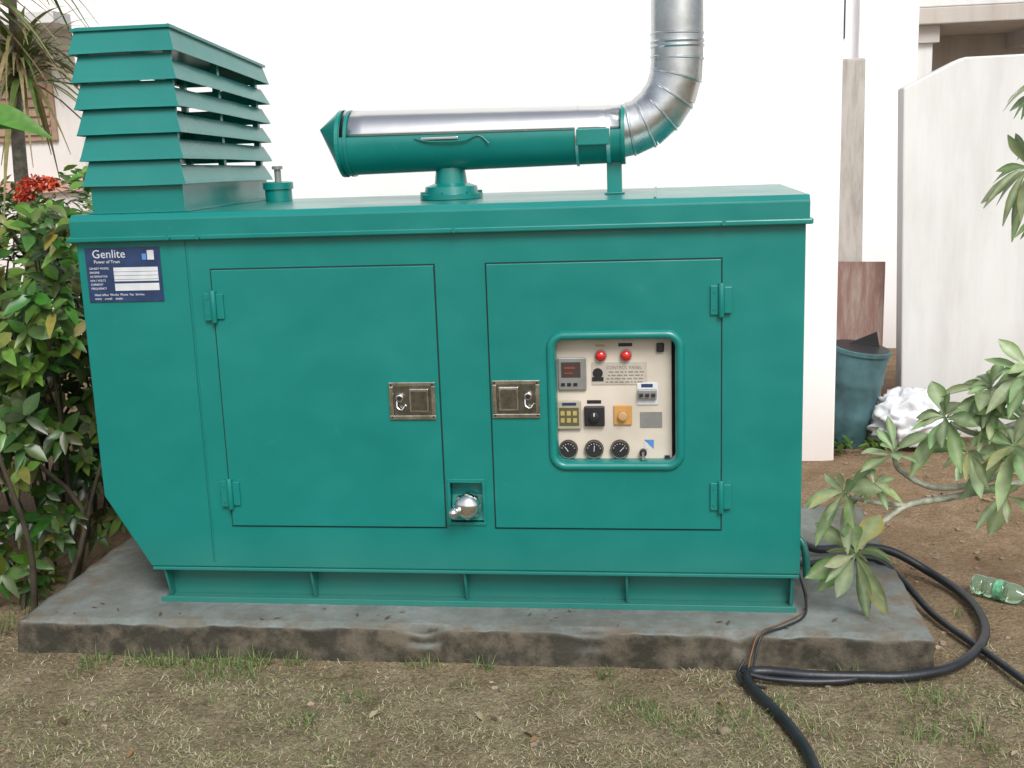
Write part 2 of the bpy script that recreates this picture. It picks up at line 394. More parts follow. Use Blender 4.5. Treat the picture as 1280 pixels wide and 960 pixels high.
box('rating_plate',-.075,.002,PY-.003,q,.790,.846,GREY,G)
for i,x in enumerate((-.332,-.240,-.148)):
    cyl('gauge_bezel_%d'%i,(x,q,.712),(x,q-.014,.712),.034,BLACK,G,32)
    cyl('gauge_ring_%d'%i,(x,q-.0141,.712),(x,q-.0148,.712),.0325,STEEL,G,32)
    cyl('gauge_face_%d'%i,(x,q-.0149,.712),(x,q-.0156,.712),.0295,BLACK,G,32)
    a=math.radians(125-40*i)
    cyl('gauge_needle_%d'%i,(x,q-.0165,.706),(x+.021*math.cos(a),q-.0165,.706+.021*math.sin(a)),.0013,WHITEP,G,6)
    for k in range(7):
        b=math.radians(20+k*23); box('gauge_tick_%d_%d'%(i,k),x+.024*math.cos(b)-.0014,x+.024*math.cos(b)+.0014,q-.0166,q-.0157,.710+.024*math.sin(b)-.0014,.710+.024*math.sin(b)+.0014,WHITEP,G)
prism('panel_sticker',[(-.062,.745),(-.028,.745),(-.028,.712)],'y',PY-.002,q,BLUE2,G)
box('panel_sticker_white',-.062,-.047,PY-.002,q,.712,.735,WHITEP,G)
cyl('start_key',(-.066,q,.700),(-.066,q-.02,.700),.013,BLACK,G)
box('key_blade',-.070,-.062,q-.04,q-.02,.680,.706,GREY,G)
box('panel_switch_low',.010,.028,PY-.01,q,.676,.688,BLACK,G)
for i,(x,z) in enumerate(((-.368,1.105),(.026,1.112),(-.368,.676))): cyl('panel_screw_%d'%i,(x,q,z),(x,q-.003,z),.006,GREY,G,12)

def hinge(i,x,z,side):
    box('hinge_leaf_a_%d'%i,x-.036,x-.010,-.017,-.0085,z-.05,z+.05,PAINT,G,.002)
    box('hinge_leaf_b_%d'%i,x+.010,x+.036,-.017,-.0005,z-.045,z+.045,PAINT,G,.002)
    cyl('hinge_barrel_%d'%i,(x,-.018,z-.058),(x,-.018,z+.058),.0105,PAINT,G,16,bv=.002)
    for k in (-.03,.03): cyl('hinge_rivet_%d_%d'%(i,int(k*100)),(x-.023,-.016,z+k),(x-.023,-.0195,z+k),.005,PAINT,G,10)
hinge(0,.203,1.247,1); hinge(1,.203,.553,1); hinge(2,-1.588,1.255,-1); hinge(3,-1.588,.556,-1)
def latch(nm,x0,x1,z0,z1,lock_left):
    y=-.0085; w=.015
    box(nm+'_tray',x0+.004,x1-.004,y-.003,y,z0+.004,z1-.004,STEELD,G)
    for k,a in enumerate(((x0,x1,z1-w,z1),(x0,x1,z0,z0+w),(x0,x0+w,z0+w,z1-w),(x1-w,x1,z0+w,z1-w))):
        box(nm+'_rim_%d'%k,a[0],a[1],y-.008,y-.0035,a[2],a[3],STEEL,G,.002)
    xc=(x0+x1)/2
    if lock_left: px0,px1,lx=xc-.010,x1-w-.008,x0+w+.025
    else: px0,px1,lx=x0+w+.008,xc+.010,x1-w-.025
    box(nm+'_paddle',px0,px1,y-.013,y-.0035,z0+w+.012,z1-w-.008,STEEL,G,.003)
    box(nm+'_paddle_face',px0+.007,px1-.007,y-.0145,y-.0135,z0+w+.020,z1-w-.016,STEELD,G,.0005)
    zc=(z0+z1)/2
    cyl(nm+'_lock',(lx,y-.003,zc+.012),(lx,y-.018,zc+.012),.014,CHROME,G,20,bv=.002)
    cyl(nm+'_lock_core',(lx,y-.0181,zc+.012),(lx,y-.0195,zc+.012),.009,BLACK,G,16)
    cable(nm+'_hasp',[(lx-.012,y-.008,zc),(lx-.010,y-.014,zc-.022),(lx+.006,y-.016,zc-.030),(lx+.016,y-.012,zc-.018)],.0035,CHROME,G)
    for k,(a,b) in enumerate(((x0+.009,z0+.009),(x1-.009,z0+.009),(x0+.009,z1-.009),(x1-.009,z1-.009))):
        cyl(nm+'_rivet_%d'%k,(a,y-.0079,b),(a,y-.010,b),.004,BLACK,G,10)
latch('left_latch',-.965,-.797,.836,.972,True); latch('right_latch',-.592,-.424,.840,.976,False)
box('pocket_back',-.763,-.642,.045,.060,.447,.598,PAINT,G)
prism('pocket_chute',[(.010,.452),(.044,.452),(.044,.54)],'x',-.7625,-.6425,PAINT,G)
for k,a in enumerate(((-.772,-.633,.598,.612),(-.772,-.633,.437,.448),(-.772,-.762,.448,.598),(-.643,-.633,.448,.598))):
    box('pocket_rim_%d'%k,a[0],a[1],-.006,-.0005,a[2],a[3],PAINT,G,.0015)
sweep('drain_cap',[(-.695,.03,.520),(-.695,-.02,.520),(-.695,-.022,.520),(-.695,-.045,.520),(-.695,-.060,.520),(-.695,-.070,.520),(-.695,-.074,.520)],[.030,.030,.044,.046,.040,.026,.008],CHROME,G,32,flat_ang=50)
sweep('drain_cap_handle',[(-.728,-.055,.500),(-.738,-.072,.506),(-.742,-.09,.508),(-.744,-.098,.508)],[.014,.021,.018,.006],CHROME,G,20,flat_ang=60)
for k in range(8):
    a=k*math.pi/4; cyl('drain_cap_lobe_%d'%k,(-.695+.041*math.cos(a),-.024,.520+.041*math.sin(a)),(-.695+.041*math.cos(a),-.044,.520+.041*math.sin(a)),.009,CHROME,G,12)

lid=prism('roof_lid',[(-.014,1.503),(-.014,1.572),(.006,1.592),(D+.012,1.592),(D+.012,1.503)],'x',-2.105,.492,PAINT,G,.004)
box('lid_lip',-2.114,.499,-.030,-.0145,1.496,1.514,PAINT,G,.004)
box('lid_lip_right',.4925,.503,-.0145,D+.01,1.496,1.514,PAINT,G,.003)
box('lid_lip_left',-2.116,-2.1055,-.0145,D+.01,1.496,1.514,PAINT,G,.003)
for i,x in enumerate((-1.73,-.70,.21,-1.62)):
    cyl('lid_bolt_%d'%i,(x,-.0285,1.506),(x,-.037,1.506),.009,PAINT,G,6)
box('roof_seam',-.02,-.012,.03,D,1.5925,1.597,PAINT,G,.001)
box('skid_top_flange',-1.925,.478,-.006,D,.250,.2615,PAINT,G,.002)
box('skid_web',-1.905,.462,.075,.083,.128,.2498,PAINT,G)
box('skid_bottom_flange',-1.905,.470,.002,.1,.120,.1275,PAINT,G,.002)
box('skid_bottom_lip',-1.905,.470,-.004,.0015,.119,.142,PAINT,G,.002)
box('skid_end_right',.462,.469,.083,D-.05,.128,.2498,PAINT,G)
box('skid_end_left',-1.905,-1.898,.083,D-.05,.128,.2498,PAINT,G)
box('skid_back_web',-1.905,.462,D-.07,D-.06,.1205,.2498,PAINT,G)
for i,x in enumerate((-1.31,-.725,-.13,-1.885,.455)):
    prism('skid_gusset_%d'%i,[(.006,.249),(.074,.249),(.074,.129),(.045,.129)],'x',x-.004,x+.004,PAINT,G)
box('name_plate',-2.062,-1.778,-.004,-.0005,1.277,1.474,BLUEL,G,.001)
text('plate_title','Genlite',.043,-2.035,-.0045,1.437,WHITEP,G)
text('plate_sub','Power of Trust',.016,-2.03,-.0045,1.418,WHITEP,G)
for i,s_ in enumerate(('GENSET MODEL','ENGINE','ALTERNATOR','kVA / VOLTS','CURRENT','FREQUENCY')):
    text('plate_line_%d'%i,s_,.0105,-2.050,-.0045,1.396-.0145*i,WHITEP,G)
box('plate_field_a',-1.958,-1.79,-.0052,-.0042,1.352,1.402,WHITEP,G)
box('plate_field_b',-1.958,-1.79,-.0052,-.0042,1.318,1.344,WHITEP,G)
for k in range(3): box('plate_rule_%d'%k,-1.958,-1.79,-.0056,-.0053,1.358+.014*k,1.3592+.014*k,BLUEL,G)
text('plate_footer','Head office  Works  Phone  Fax  Service',.0115,-2.04,-.0045,1.300,WHITEP,G)
text('plate_footer_b','www    e-mail    dealer',.0115,-2.04,-.0045,1.286,WHITEP,G)
box('plate_logo',-1.825,-1.80,-.0052,-.0042,1.428,1.462,WHITEP,G); box('plate_logo_b',-1.845,-1.829,-.0052,-.0042,1.428,1.450,BLUE2,G)

# ventilation hood
HX0,HX1,HY0,HY1,HZ0,HZ1=-2.035,-1.690,.045,.93,1.592,2.237
def hshear(x,y,z):
    f=max(0,(y-HY0))/(HY1-HY0)*max(0,(z-HZ0))/(HZ1-HZ0)
    return (x+.02*f,y,z-.082*f)
def ring_pts(off,z,jit=0):
    return [hshear(x,y,z+random.uniform(-jit,jit)) for x,y in ((HX0-off,HY0-off),((HX0+HX1)/2,HY0-off),(HX1+off,HY0-off),(HX1+off,(HY0+HY1)/2),(HX1+off,HY1+off),((HX0+HX1)/2,HY1+off),(HX0-off,HY1+off),(HX0-off,(HY0+HY1)/2))]
def ring_mesh(name,levels,mat,th=.002,jit=0,sides=range(8)):
    bm=bmesh.new(); R=[[bm.verts.new(p) for p in ring_pts(off,z,jit)] for off,z in levels]
    for a,b in zip(R,R[1:]):
        for k in sides: bm.faces.new((a[k],a[(k+1)%8],b[(k+1)%8],b[k]))
    bmesh.ops.delete(bm,geom=[v for v in bm.verts if not v.link_faces],context='VERTS')
    o=bm_to(name,bm,mat,G); md=o.modifiers.new('s','SOLIDIFY'); md.thickness=th; md.offset=0
    return o
ring_mesh('hood_base',[(.0,1.592),(.0,1.692)],PAINT,.003)
ring_mesh('hood_base_flange',[(.018,1.5935),(.018,1.5985),(.001,1.5995)],PAINT)
for i,zb in enumerate((2.150,2.053,1.960,1.870,1.780,1.690)):
    ring_mesh('hood_front_louver_%d'%i,[(-.002,zb+.090),(.018,zb+.012),(.022,zb)],PAINT,.002,.0015,(0,1))
    ring_mesh('hood_side_louver_%d'%i,[(-.006 if i else -.002,zb+(.068 if i else .090)),(.018,zb+.012),(.022,zb)],PAINT,.002,.0015,(2,3,4,5,6,7))
bm=bmesh.new(); vs=[bm.verts.new(hshear(x,y,2.237)) for x,y in ((HX0-.012,HY0-.012),(HX1+.012,HY0-.012),(HX1+.012,HY1+.012),(HX0-.012,HY1+.012))]; bm.faces.new(vs)
o=bm_to('hood_cap',bm,PAINT,G); md=o.modifiers.new('s','SOLIDIFY'); md.thickness=.01
for i,(x,y) in enumerate(((HX0+.016,HY0+.016),(HX1-.018,HY0+.016),(HX1-.018,HY1-.016),(HX0+.016,HY1-.016),(HX1-.016,(HY0+HY1)/2))):
    box('hood_post_%d'%i,x-.012,x+.012,y-.012,y+.012,1.60,2.222-.080*(y-HY0)/(HY1-HY0),PAINT,G)

# muffler
MY=.45
def mp(x): return (x,MY,1.812+(x+1.2)*-.002)
sweep('muffler_shell',[mp(-1.205),mp(-1.20),mp(-.13),mp(-.125)],[.112,.119,.103,.096],PAINT,G,48)
bm=bmesh.new(); seg=40; tipv=bm.verts.new((-1.292,MY,1.868)); ring=[bm.verts.new((-1.204,MY+.126*math.sin(2*math.pi*k/seg),1.812+.126*math.cos(2*math.pi*k/seg))) for k in range(seg)]
ring2=[bm.verts.new((-1.19,v.co.y,v.co.z)) for v in ring]
for k in range(seg):
    bm.faces.new((tipv,ring[k],ring[(k+1)%seg])); bm.faces.new((ring[k],ring2[k],ring2[(k+1)%seg],ring[(k+1)%seg]))
bm_to('muffler_end_cone',bm,PAINT,G)
bm=bmesh.new(); rows=[]
for i in range(13):
    x=-1.185+i*(1.05/12); c=Vector(mp(x)); r_=.119+( .103-.119)*i/12+.003
    rows.append([bm.verts.new(c+Vector((0,-math.sin(a)*r_,math.cos(a)*r_))) for a in [math.radians(-72+150*k/24) for k in range(25)]])
for a,b in zip(rows,rows[1:]):
    for k in range(24): bm.faces.new((a[k],a[k+1],b[k+1],b[k]))
o=bm_to('muffler_heat_wrap',bm,ALU,G,True); md=o.modifiers.new('s','SOLIDIFY'); md.thickness=.002; md.offset=0
for i,(x,w) in enumerate(((-1.165,.012),(-.30,.010),(-.185,.014),(-.132,.014))):
    r_=.119-.016*(x+1.2)/1.07+.006
    sweep('muffler_band_%d'%i,[mp(x-w/2),mp(x+w/2)],[r_,r_],PAINT if i in(0,3) else ALU,G,48)
cable('muffler_strap',[(-.90,MY-.118,1.822),(-.84,MY-.121,1.808),(-.72,MY-.121,1.808),(-.66,MY-.116,1.824),(-.62,MY-.118,1.795)],.0028,PAINT,G,6,8)
box('muffler_bracket',-.875,-.735,MY-.122,MY-.116,1.815,1.824,ALU,G,.002)
box('muffler_clamp_plate',-.30,-.18,MY-.118,MY-.106,1.775,1.835,PAINT,G,.004)
sweep('muffler_pedestal',[(-.79,MY,1.594),(-.79,MY,1.612),(-.79,MY,1.614),(-.79,MY,1.640),(-.79,MY,1.652),(-.79,MY,1.71)],[.120,.120,.104,.098,.062,.055],PAINT,G,32)
for k in range(6):
    a=k*math.pi/3+.3; cyl('pedestal_bolt_%d'%k,(-.79+.111*math.cos(a),MY+.111*math.sin(a),1.612),(-.79+.111*math.cos(a),MY+.111*math.sin(a),1.622),.008,PAINT,G,6)
box('muffler_post',-.195,-.140,MY-.025,MY+.025,1.594,1.72,PAINT,G,.003)
box('muffler_post_foot',-.205,-.130,MY-.035,MY+.035,1.594,1.600,PAINT,G,.002)
path=[(-.150,1.82),(-.105,1.828),(-.050,1.850),(.002,1.893),(.042,1.950),(.062,2.015),(.066,2.075),(.067,2.16),(.068,2.60),(.069,3.10),(.07,3.60)]
for i,(a,b) in enumerate(zip(path,path[1:])):
    A=Vector((a[0],MY,a[1])); B=Vector((b[0],MY,b[1])); d=(B-A).normalized()
    r_=.097-.0004*i
    sweep('exhaust_duct_segment_%d'%i,[A-d*.012,B+d*.012],[r_,r_-.002],DUCT,G,40)
    sweep('exhaust_duct_bead_%d'%i,[B-d*.005,B-d*.002,B+d*.002,B+d*.005],[r_,r_+.003,r_+.003,r_],DUCT,G,40)
for i,z in enumerate((2.115,2.132)): sweep('exhaust_duct_rib_%d'%i,[(.067,MY,z-.006),(.067,MY,z),(.067,MY,z+.006)],[.095,.099,.095],DUCT,G,40)
sweep('fuel_filler',[(-1.565,.72,1.593),(-1.565,.72,1.64),(-1.565,.72,1.642),(-1.565,.72,1.668),(-1.565,.72,1.672)],[.055,.055,.062,.062,.05],PAINT,G,28)
cyl('breather_pipe',(-1.57,.74,1.67),(-1.57,.74,1.725),.014,GREY,G,14)
cyl('breather_cap',(-1.57,.74,1.722),(-1.57,.74,1.735),.022,GREY,G,14)

# ------------------------------------------------------------------ cables
pc=empty('power_cable',(.9,.2,.0))
cable('main_cable',[(.44,.55,.20),(.53,.52,.20),(.62,.56,.155),(.78,.62,.145),(.92,.64,.12),(1.06,.60,.05),(1.14,.45,.028),(1.165,.28,.024),(1.14,.08,.024),(1.06,-.09,.024),(.95,-.215,.024),(.80,-.285,.024),(.64,-.30,.026),(.48,-.30,.026),(.34,-.28,.026),(.28,-.30,.026),(.28,-.38,.024),(.335,-.52,.022),(.385,-.66,.022),(.42,-.84,.022),(.44,-1.2,.022)],.017,RUBBER,pc,10,12)
cable('second_cable',[(.47,.40,.19),(.55,.42,.145),(.70,.50,.14),(.84,.50,.135),(.93,.42,.07),(1.0,.22,.022),(1.10,-.08,.02),(1.18,-.34,.02),(1.3,-.7,.02)],.013,RUBBER,pc,10,12)
cable('return_cable',[(.64,-.302,.020),(.58,-.325,.020),(.46,-.335,.020),(.33,-.325,.024),(.262,-.30,.035),(.285,-.255,.03)],.012,RUBBER,pc,10,10,.008)
cable('loose_strand',[(.27,-.27,.06),(.245,-.31,.03),(.262,-.36,.022),(.33,-.39,.02)],.005,RUBBER,pc,8,8)
ew=empty('earth_wire',(.45,-.1,.12))
cable('wire_a',[(.475,.15,.26),(.50,.05,.19),(.495,-.05,.135),(.42,-.14,.128),(.34,-.205,.127),(.315,-.235,.09),(.30,-.26,.03)],.0045,RUBBER,ew,8,6)
cable('wire_b',[(.475,.2,.24),(.515,.08,.16),(.49,-.02,.130),(.40,-.12,.126),(.325,-.20,.128),(.295,-.24,.07),(.28,-.29,.03)],.0032,simple('copper_wire',(.16,.08,.04),.5),ew,8,6)
cable('conduit',[(.475,.30,.30),(.51,.27,.30),(.53,.25,.25),(.535,.24,.16)],.014,PAINT,ew,8,12)

# ------------------------------------------------------------------ buildings
WB=empty('white_building',(-1.2,4.5,0))
box('wall_block',-3.29,.955,2.44,7.4,-.1,6.2,WALLW,WB,.01)
box('roof_parapet',-3.35,1.0,2.38,7.46,6.2,6.35,WALLW,WB,.01)
prism('boundary_wall',[(1.425,-.1),(1.37,2.03),(1.66,2.17),(1.70,2.185),(6.5,2.23),(6.5,-.1)],'y',2.97,3.13,WALLG,None,.01)
RH=empty('rear_house',(1.5,7,0))
box('rear_wall',.60,2.08,6.0,9.0,-.1,6.0,WALLR,RH,.01)
box('slit_window',1.43,1.50,5.985,5.999,2.55,3.3,GLASSD,RH)
box('drain_pipe',1.60,1.66,5.9,5.96,0,5.9,WALLR,RH)
box('rear_parapet',.55,2.12,5.95,9.05,6.0,6.12,WALLR,RH)
BH=empty('balcony_house',(4.5,9,0))
box('house_wall',2.6,9,9.2,13,-.1,6,WALLB,BH)
box('balcony_slab',2.35,9,7.7,9.19,2.78,2.93,WALLB,BH,.01)
box('balcony_rail_wall',2.40,9,7.72,7.84,2.935,3.75,WALLG,BH,.01)
for i in range(5): box('balcony_beam_%d'%i,2.45+i*1.2,2.65+i*1.2,7.8,9.19,2.62,2.779,WALLB,BH)
box('balcony_post',2.42,2.6,7.85,8.0,0,2.619,WALLG,BH)
NH=empty('neighbour_house',(-7,7,0))
NHW=wall_mat('pale_plaster',(.80,.77,.74),(.5,.42,.38),.3,.5)
box('house_wall',-10.5,-5.25,7.0,11,-.1,5,NHW,NH)
FADE=simple('faded_brown_shutter',(.36,.24,.17),.7)
box('house_window_frame',-6.55,-5.9,6.96,6.999,2.0,2.9,FADE,NH,.01)
for k in range(9): box('shutter_slat_%d'%k,-6.50,-5.95,6.94,6.959,2.06+.09*k,2.11+.09*k,FADE,NH,.004)
box('house_sunshade',-6.8,-5.5,6.4,6.999,3.05,3.15,WALLG,NH)
box('house_band',-10.5,-5.2,6.93,6.999,1.50,1.62,simple('pink_band',(.62,.36,.30),.8),NH)
post=box('concrete_post',-.075,.075,-.06,.06,-.1,2.22,CONC,None,.012); post.location=(1.15,3.28,0); post.rotation_euler=(0,math.radians(-.6),0)
bd=empty('wooden_board',(1.2,3.12,0))
b1=box('board_sheet',1.045,1.335,-.012,.0,0,1.07,BOARDM,None,.002)
b1.rotation_euler=(math.radians(-7),math.radians(1.5),0); b1.location=(-.02,3.06,0); par(b1,bd)
dr=empty('plastic_tub',(1.14,2.86,0))
def dp(t): return Vector((1.06,2.80,.0)).lerp(Vector((1.145,2.76,.60)),t)
sweep('tub_body',[dp(.0),dp(.03),dp(.3),dp(.33),dp(.36),dp(.62),dp(.65),dp(.68),dp(.93),dp(.935),dp(.97),dp(.975)],[.115,.125,.140,.147,.143,.153,.160,.156,.162,.172,.172,.160],DRUM,dr,36,flat_ang=50)
sweep('tub_hollow_shade',[dp(.976),dp(.978)],[.157,.157],BLACK,dr,36)  # flat black disc on the solid tub paints the shade inside it
prism('broken_lid',[(1.08,.60),(1.235,.665),(1.265,.51)],'y',2.80,2.81,BLACK,dr)
bm=bmesh.new(); bmesh.ops.create_icosphere(bm,subdivisions=5,radius=1)
for v in bm.verts:
    c=v.co.copy(); rn=abs(noise.noise(c*2.6))*.5+abs(noise.noise(c*6))*.22
    f=1.15-rn+.15*noise.noise(c*1.3)
    v.co=Vector((c.x*.24*f,c.y*.16*f,max(-.12,c.z*.17*f)))
    if c.z>.6: v.co+=Vector((-.06,0,.05))*(c.z-.6)
o=bm_to('plastic_bag',bm,BAG,None,True); o.location=(1.43,2.72,.15)
bt=empty('plastic_bottle',(1.30,.42,.035))
m,nt,b=new_mat('pale_green_pet'); b.inputs['Base Color'].default_value=(.50,.74,.56,1); b.inputs['Transmission Weight'].default_value=.85; b.inputs['Roughness'].default_value=.10; b.inputs['IOR'].default_value=1.25; b.inputs['Coat Weight'].default_value=.6
PET=m
A=Vector((1.205,.50,.044)); B=Vector((1.40,.345,.040))
ts=[0,.02,.06,.08,.16,.18,.20,.32,.34,.36,.5,.52,.54,.64,.72,.80,.88,.90,.93]
rs=[k*.9 for k in (.028,.040,.044,.042,.044,.039,.044,.044,.037,.044,.044,.039,.044,.044,.038,.022,.014,.017,.014)]
sweep('bottle_body',[A.lerp(B,t) for t in ts],rs,PET,bt,28,flat_ang=60)
cyl('bottle_cap',A.lerp(B,.932)[:],A.lerp(B,1.0)[:],.014,simple('green_cap',(.02,.25,.08),.4),bt,20)
sweep('bottle_label',[A.lerp(B,.37),A.lerp(B,.49)],[.0402,.0402],simple('bottle_label_paper',(.12,.36,.20),.5,var=.5,scale=60),bt,28,cap=False)

# ------------------------------------------------------------------ plants
random.seed(11)
def rv(): return Vector((random.gauss(0,1),random.gauss(0,1),random.gauss(0,1))).normalized()
GREENS=[(.045,.115,.018),(.08,.17,.028),(.12,.22,.04),(.03,.08,.014),(.17,.27,.06),(.055,.13,.02)]
IX=empty('ixora_shrub',(-2.85,.9,0))
lb=LeafBuf()
def dens(p): return noise.noise(p*2.3)+.25
def cluster(P,shade,ml=1.0):
    out=(P-Vector((-2.9,1.2,.6))).normalized()
    ax=(out+Vector((0,-.25,.55))+rv()*.5).normalized(); _,s_,n_=frame_of(ax)
    base=random.choice(GREENS); k0=random.random()*6.28
    for k in range(random.randint(5,8)):
        a=k0+k*2.4; d=(ax*random.uniform(.15,.7)+(s_*math.cos(a)+n_*math.sin(a))).normalized()
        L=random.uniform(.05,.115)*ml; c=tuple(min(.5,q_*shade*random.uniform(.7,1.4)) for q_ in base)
        if random.random()<.02: c=(.26,.23,.05)
        lb.leaf(P+ax*(.012*k),d,ax+rv()*.2,L,L*random.uniform(.19,.28),random.uniform(.05,.45),c,4,.22,.85)
cnt=0
while cnt<1150:
    x=random.uniform(-3.7,-2.20); y=random.uniform(-.15,2.1); z=random.uniform(.12,1.85)
    top=1.60+.22*noise.noise(Vector((x*2,y*2,0)))-.35*max(0,-y+.1)
    if z>top: continue
    if z<.55 and random.random()<.62: continue
    xr=-2.25-.16*max(0,.6-z)-.10*max(0,z-1.2)+.09*noise.noise(Vector((y*3,z*3,5)))
    if x>xr: continue
    if y<.05-.1*noise.noise(Vector((x*3,z*3,1))) and (x>-2.75 or z<.8): continue
    P=Vector((x,y,z))
    if dens(P)<.02: continue
    cnt+=1
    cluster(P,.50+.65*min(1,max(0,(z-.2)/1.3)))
for i in range(45):
    P=Vector((random.uniform(-2.9,-2.46),random.uniform(.15,.8),random.uniform(.06,.5)))
    if P.x>-2.52 and P.z<.16: continue
    cluster(P,.7,.85)
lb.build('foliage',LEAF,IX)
for i in range(34):
    x=random.uniform(-3.3,-2.42); y=random.uniform(.1,1.8); 
    p=[(x,y,0),(x+random.uniform(-.1,.1),y+random.uniform(-.1,.1),.35),(x+random.uniform(-.2,.2),y+random.uniform(-.2,.2),.8),(x+random.uniform(-.3,.25),y+random.uniform(-.25,.25),1.4)]
    p=[(min(q_[0],-2.3 if q_[2]>.2 else -2.42),q_[1],q_[2]) for q_ in p]
    cable('stem_%d'%i,p,random.uniform(.008,.016),STEMD,IX,4,7,.004)
fb=LeafBuf()
for c,r_ in (((-2.44,.36,1.675),.062),((-2.39,.38,1.685),.045),((-2.50,.40,1.64),.04),((-2.62,.3,1.60),.03)):
    for k in range(90):
        d=rv(); d.z=abs(d.z)*.9; p=Vector(c)+d*r_*random.uniform(.7,1.05)
        for j in range(4):
            dd=(rv()+d*.3).normalized(); col=random.choice([(.55,.05,.02),(.42,.03,.012),(.62,.13,.05)])
            fb.leaf(p,dd,d,.014,.0045,.1,col,2,.1,.9)
fb.build('flower_heads',LEAF,IX)

PL=empty('palm_plant',(-3.15,1.5,0))
cable('trunk',[(-3.10,1.5,0),(-3.13,1.5,.9),(-3.16,1.52,1.6),(-3.12,1.5,2.25)],.045,BARK,PL,8,12,.03)
pb=LeafBuf()
for hc,nn_,ll in (((-3.08,1.5,2.25),100,(.4,.8)),((-3.25,1.35,2.6),80,(.4,.75)),((-2.98,1.3,2.75),50,(.3,.6))):
    for k in range(nn_):
        a=random.uniform(0,6.28); el=random.uniform(-.5,1.2); d=Vector((math.cos(a)*math.cos(el),math.sin(a)*math.cos(el),math.sin(el)))
        col=random.choice([(.22,.20,.08),(.28,.24,.11),(.12,.18,.05),(.32,.26,.14),(.09,.15,.04)])
        L=random.uniform(*ll); pb.leaf(Vector(hc)+Vector((0,0,random.uniform(-.12,.1))),d,Vector((0,0,1)),L,random.uniform(.010,.018),random.uniform(.3,.9),col,7,.4,.6)
cable('upper_stem',[(-3.12,1.5,2.2),(-3.0,1.35,2.5),(-2.98,1.3,2.75)],.02,BARK,PL,6,8)
pb.leaf((-2.70,.42,2.00),(.9,0,-.12),(0,-.8,.7),.34,.05,.25,(.09,.24,.035),7,.25,.8)
pb.leaf((-2.72,.45,1.93),(.9,-.1,.25),(0,-.8,.7),.24,.038,.35,(.07,.20,.03),7,.25,.8)
pb.leaf((-2.76,.42,1.97),(.5,-.2,-.7),(0,-.8,.6),.30,.045,.15,(.11,.26,.045),7,.25,.8)
cable('lower_stem',[(-3.10,1.5,1.2),(-3.0,1.0,1.6),(-2.9,.6,1.9),(-2.71,.44,2.0)],.014,BARK,PL,6,8,.006)
pb.build('fronds',LEAF,PL)

FP=empty('frangipani_plant',(1.75,.35,0))
FG=[(.15,.26,.07),(.19,.31,.10),(.24,.36,.14),(.11,.21,.055),(.28,.39,.16)]
fl=LeafBuf()
def rosette(c,ax,n,L,spread=1.0,droop=.25,wf=1.0):
    c=Vector(c); ax=Vector(ax).normalized(); _,s_,n_=frame_of(ax); k0=random.random()*6
    for k in range(n):
        a=k0+k*2.399+random.uniform(-.3,.3); tt=k/n
        d=(ax*(1.1*tt-.15)*1.2/spread+(s_*math.cos(a)+n_*math.sin(a))+rv()*.12).normalized()
        l=L*random.uniform(.65,1.15)*(1-.35*tt); col=tuple(q_*random.uniform(.7,1.2) for q_ in random.choice(FG))
        if random.random()<.04: col=(.42,.38,.12)
        fl.leaf(c+ax*(.03*tt),d,ax+rv()*.35,l,l*random.uniform(.14,.19)*wf,droop*random.uniform(.1,2.2),col,7,.3,1.5,mid=(.36,.44,.26))
def br(i,p,r,r2): cable('branch_%d'%i,p,r,BRANCH,FP,8,10,r2)
br(0,[(1.75,.35,0),(1.72,.30,.3),(1.62,.22,.52),(1.5,.18,.60)],.045,.026)
br(1,[(1.5,.18,.60),(1.25,.10,.575),(1.0,.08,.525),(.85,.06,.50),(.74,.0,.44),(.675,-.04,.375)],.014,.009)
br(2,[(1.5,.18,.60),(1.30,.12,.66),(1.12,.10,.58),(.95,.08,.56),(.83,.08,.62),(.80,.06,.68)],.013,.009)
br(3,[(1.62,.22,.52),(1.45,.2,.72),(1.30,.14,.80),(1.12,.08,.90)],.018,.011)
br(4,[(1.30,.14,.80),(1.2,.1,.78),(1.08,.05,.76),(.98,.05,.80)],.012,.009)
br(5,[(1.62,.22,.52),(1.60,.25,1.1),(1.45,.2,1.45),(1.33,.13,1.58),(1.22,.10,1.645)],.03,.009)
br(6,[(1.45,.2,1.45),(1.42,.2,1.7),(1.34,.14,1.84),(1.235,.12,1.89)],.018,.009)
br(7,[(.85,.06,.50),(.74,.03,.52),(.645,.0,.55)],.009,.007)
br(8,[(1.5,.18,.60),(1.35,.05,.66),(1.20,.0,.70)],.014,.009)
br(9,[(1.30,.14,.80),(1.28,.05,.9),(1.22,-.02,.97)],.012,.009)
br(10,[(1.45,.2,1.45),(1.36,.14,1.46),(1.27,.12,1.50)],.012,.008)
rosette((.665,-.045,.365),(-.25,-.8,-.1),16,.205,1.2,.25)
rosette((.80,.06,.68),(0,-.25,1),13,.17,1.1,.1)
rosette((.635,.0,.56),(-.6,-.5,.45),15,.18,1.1,.35)
rosette((.73,.02,.58),(-.2,-.5,.7),9,.13,1.1,.35)
rosette((1.12,.08,.90),(-.3,-.5,.9),20,.19,1.2,.35)
rosette((.97,.05,.81),(-.5,-.5,.6),17,.18,1.2,.3)
rosette((1.18,.0,.72),(-.3,-.6,.6),17,.18,1.2,.3)
rosette((1.21,-.03,.98),(-.2,-.4,.9),18,.185,1.2,.4)
rosette((1.04,.02,.70),(-.3,-.6,.4),11,.15,1.2,.3)
rosette((1.10,.03,.82),(-.1,-.8,.3),11,.15,1.2,.3)
rosette((1.22,.10,1.645),(-.6,-.45,.25),17,.19,1.2,.4,.75)
rosette((1.235,.12,1.89),(-.5,-.4,.6),18,.15,1.2,.45,.8)
rosette((1.30,.12,1.80),(-.4,-.5,.3),10,.13,1.2,.45,.8)
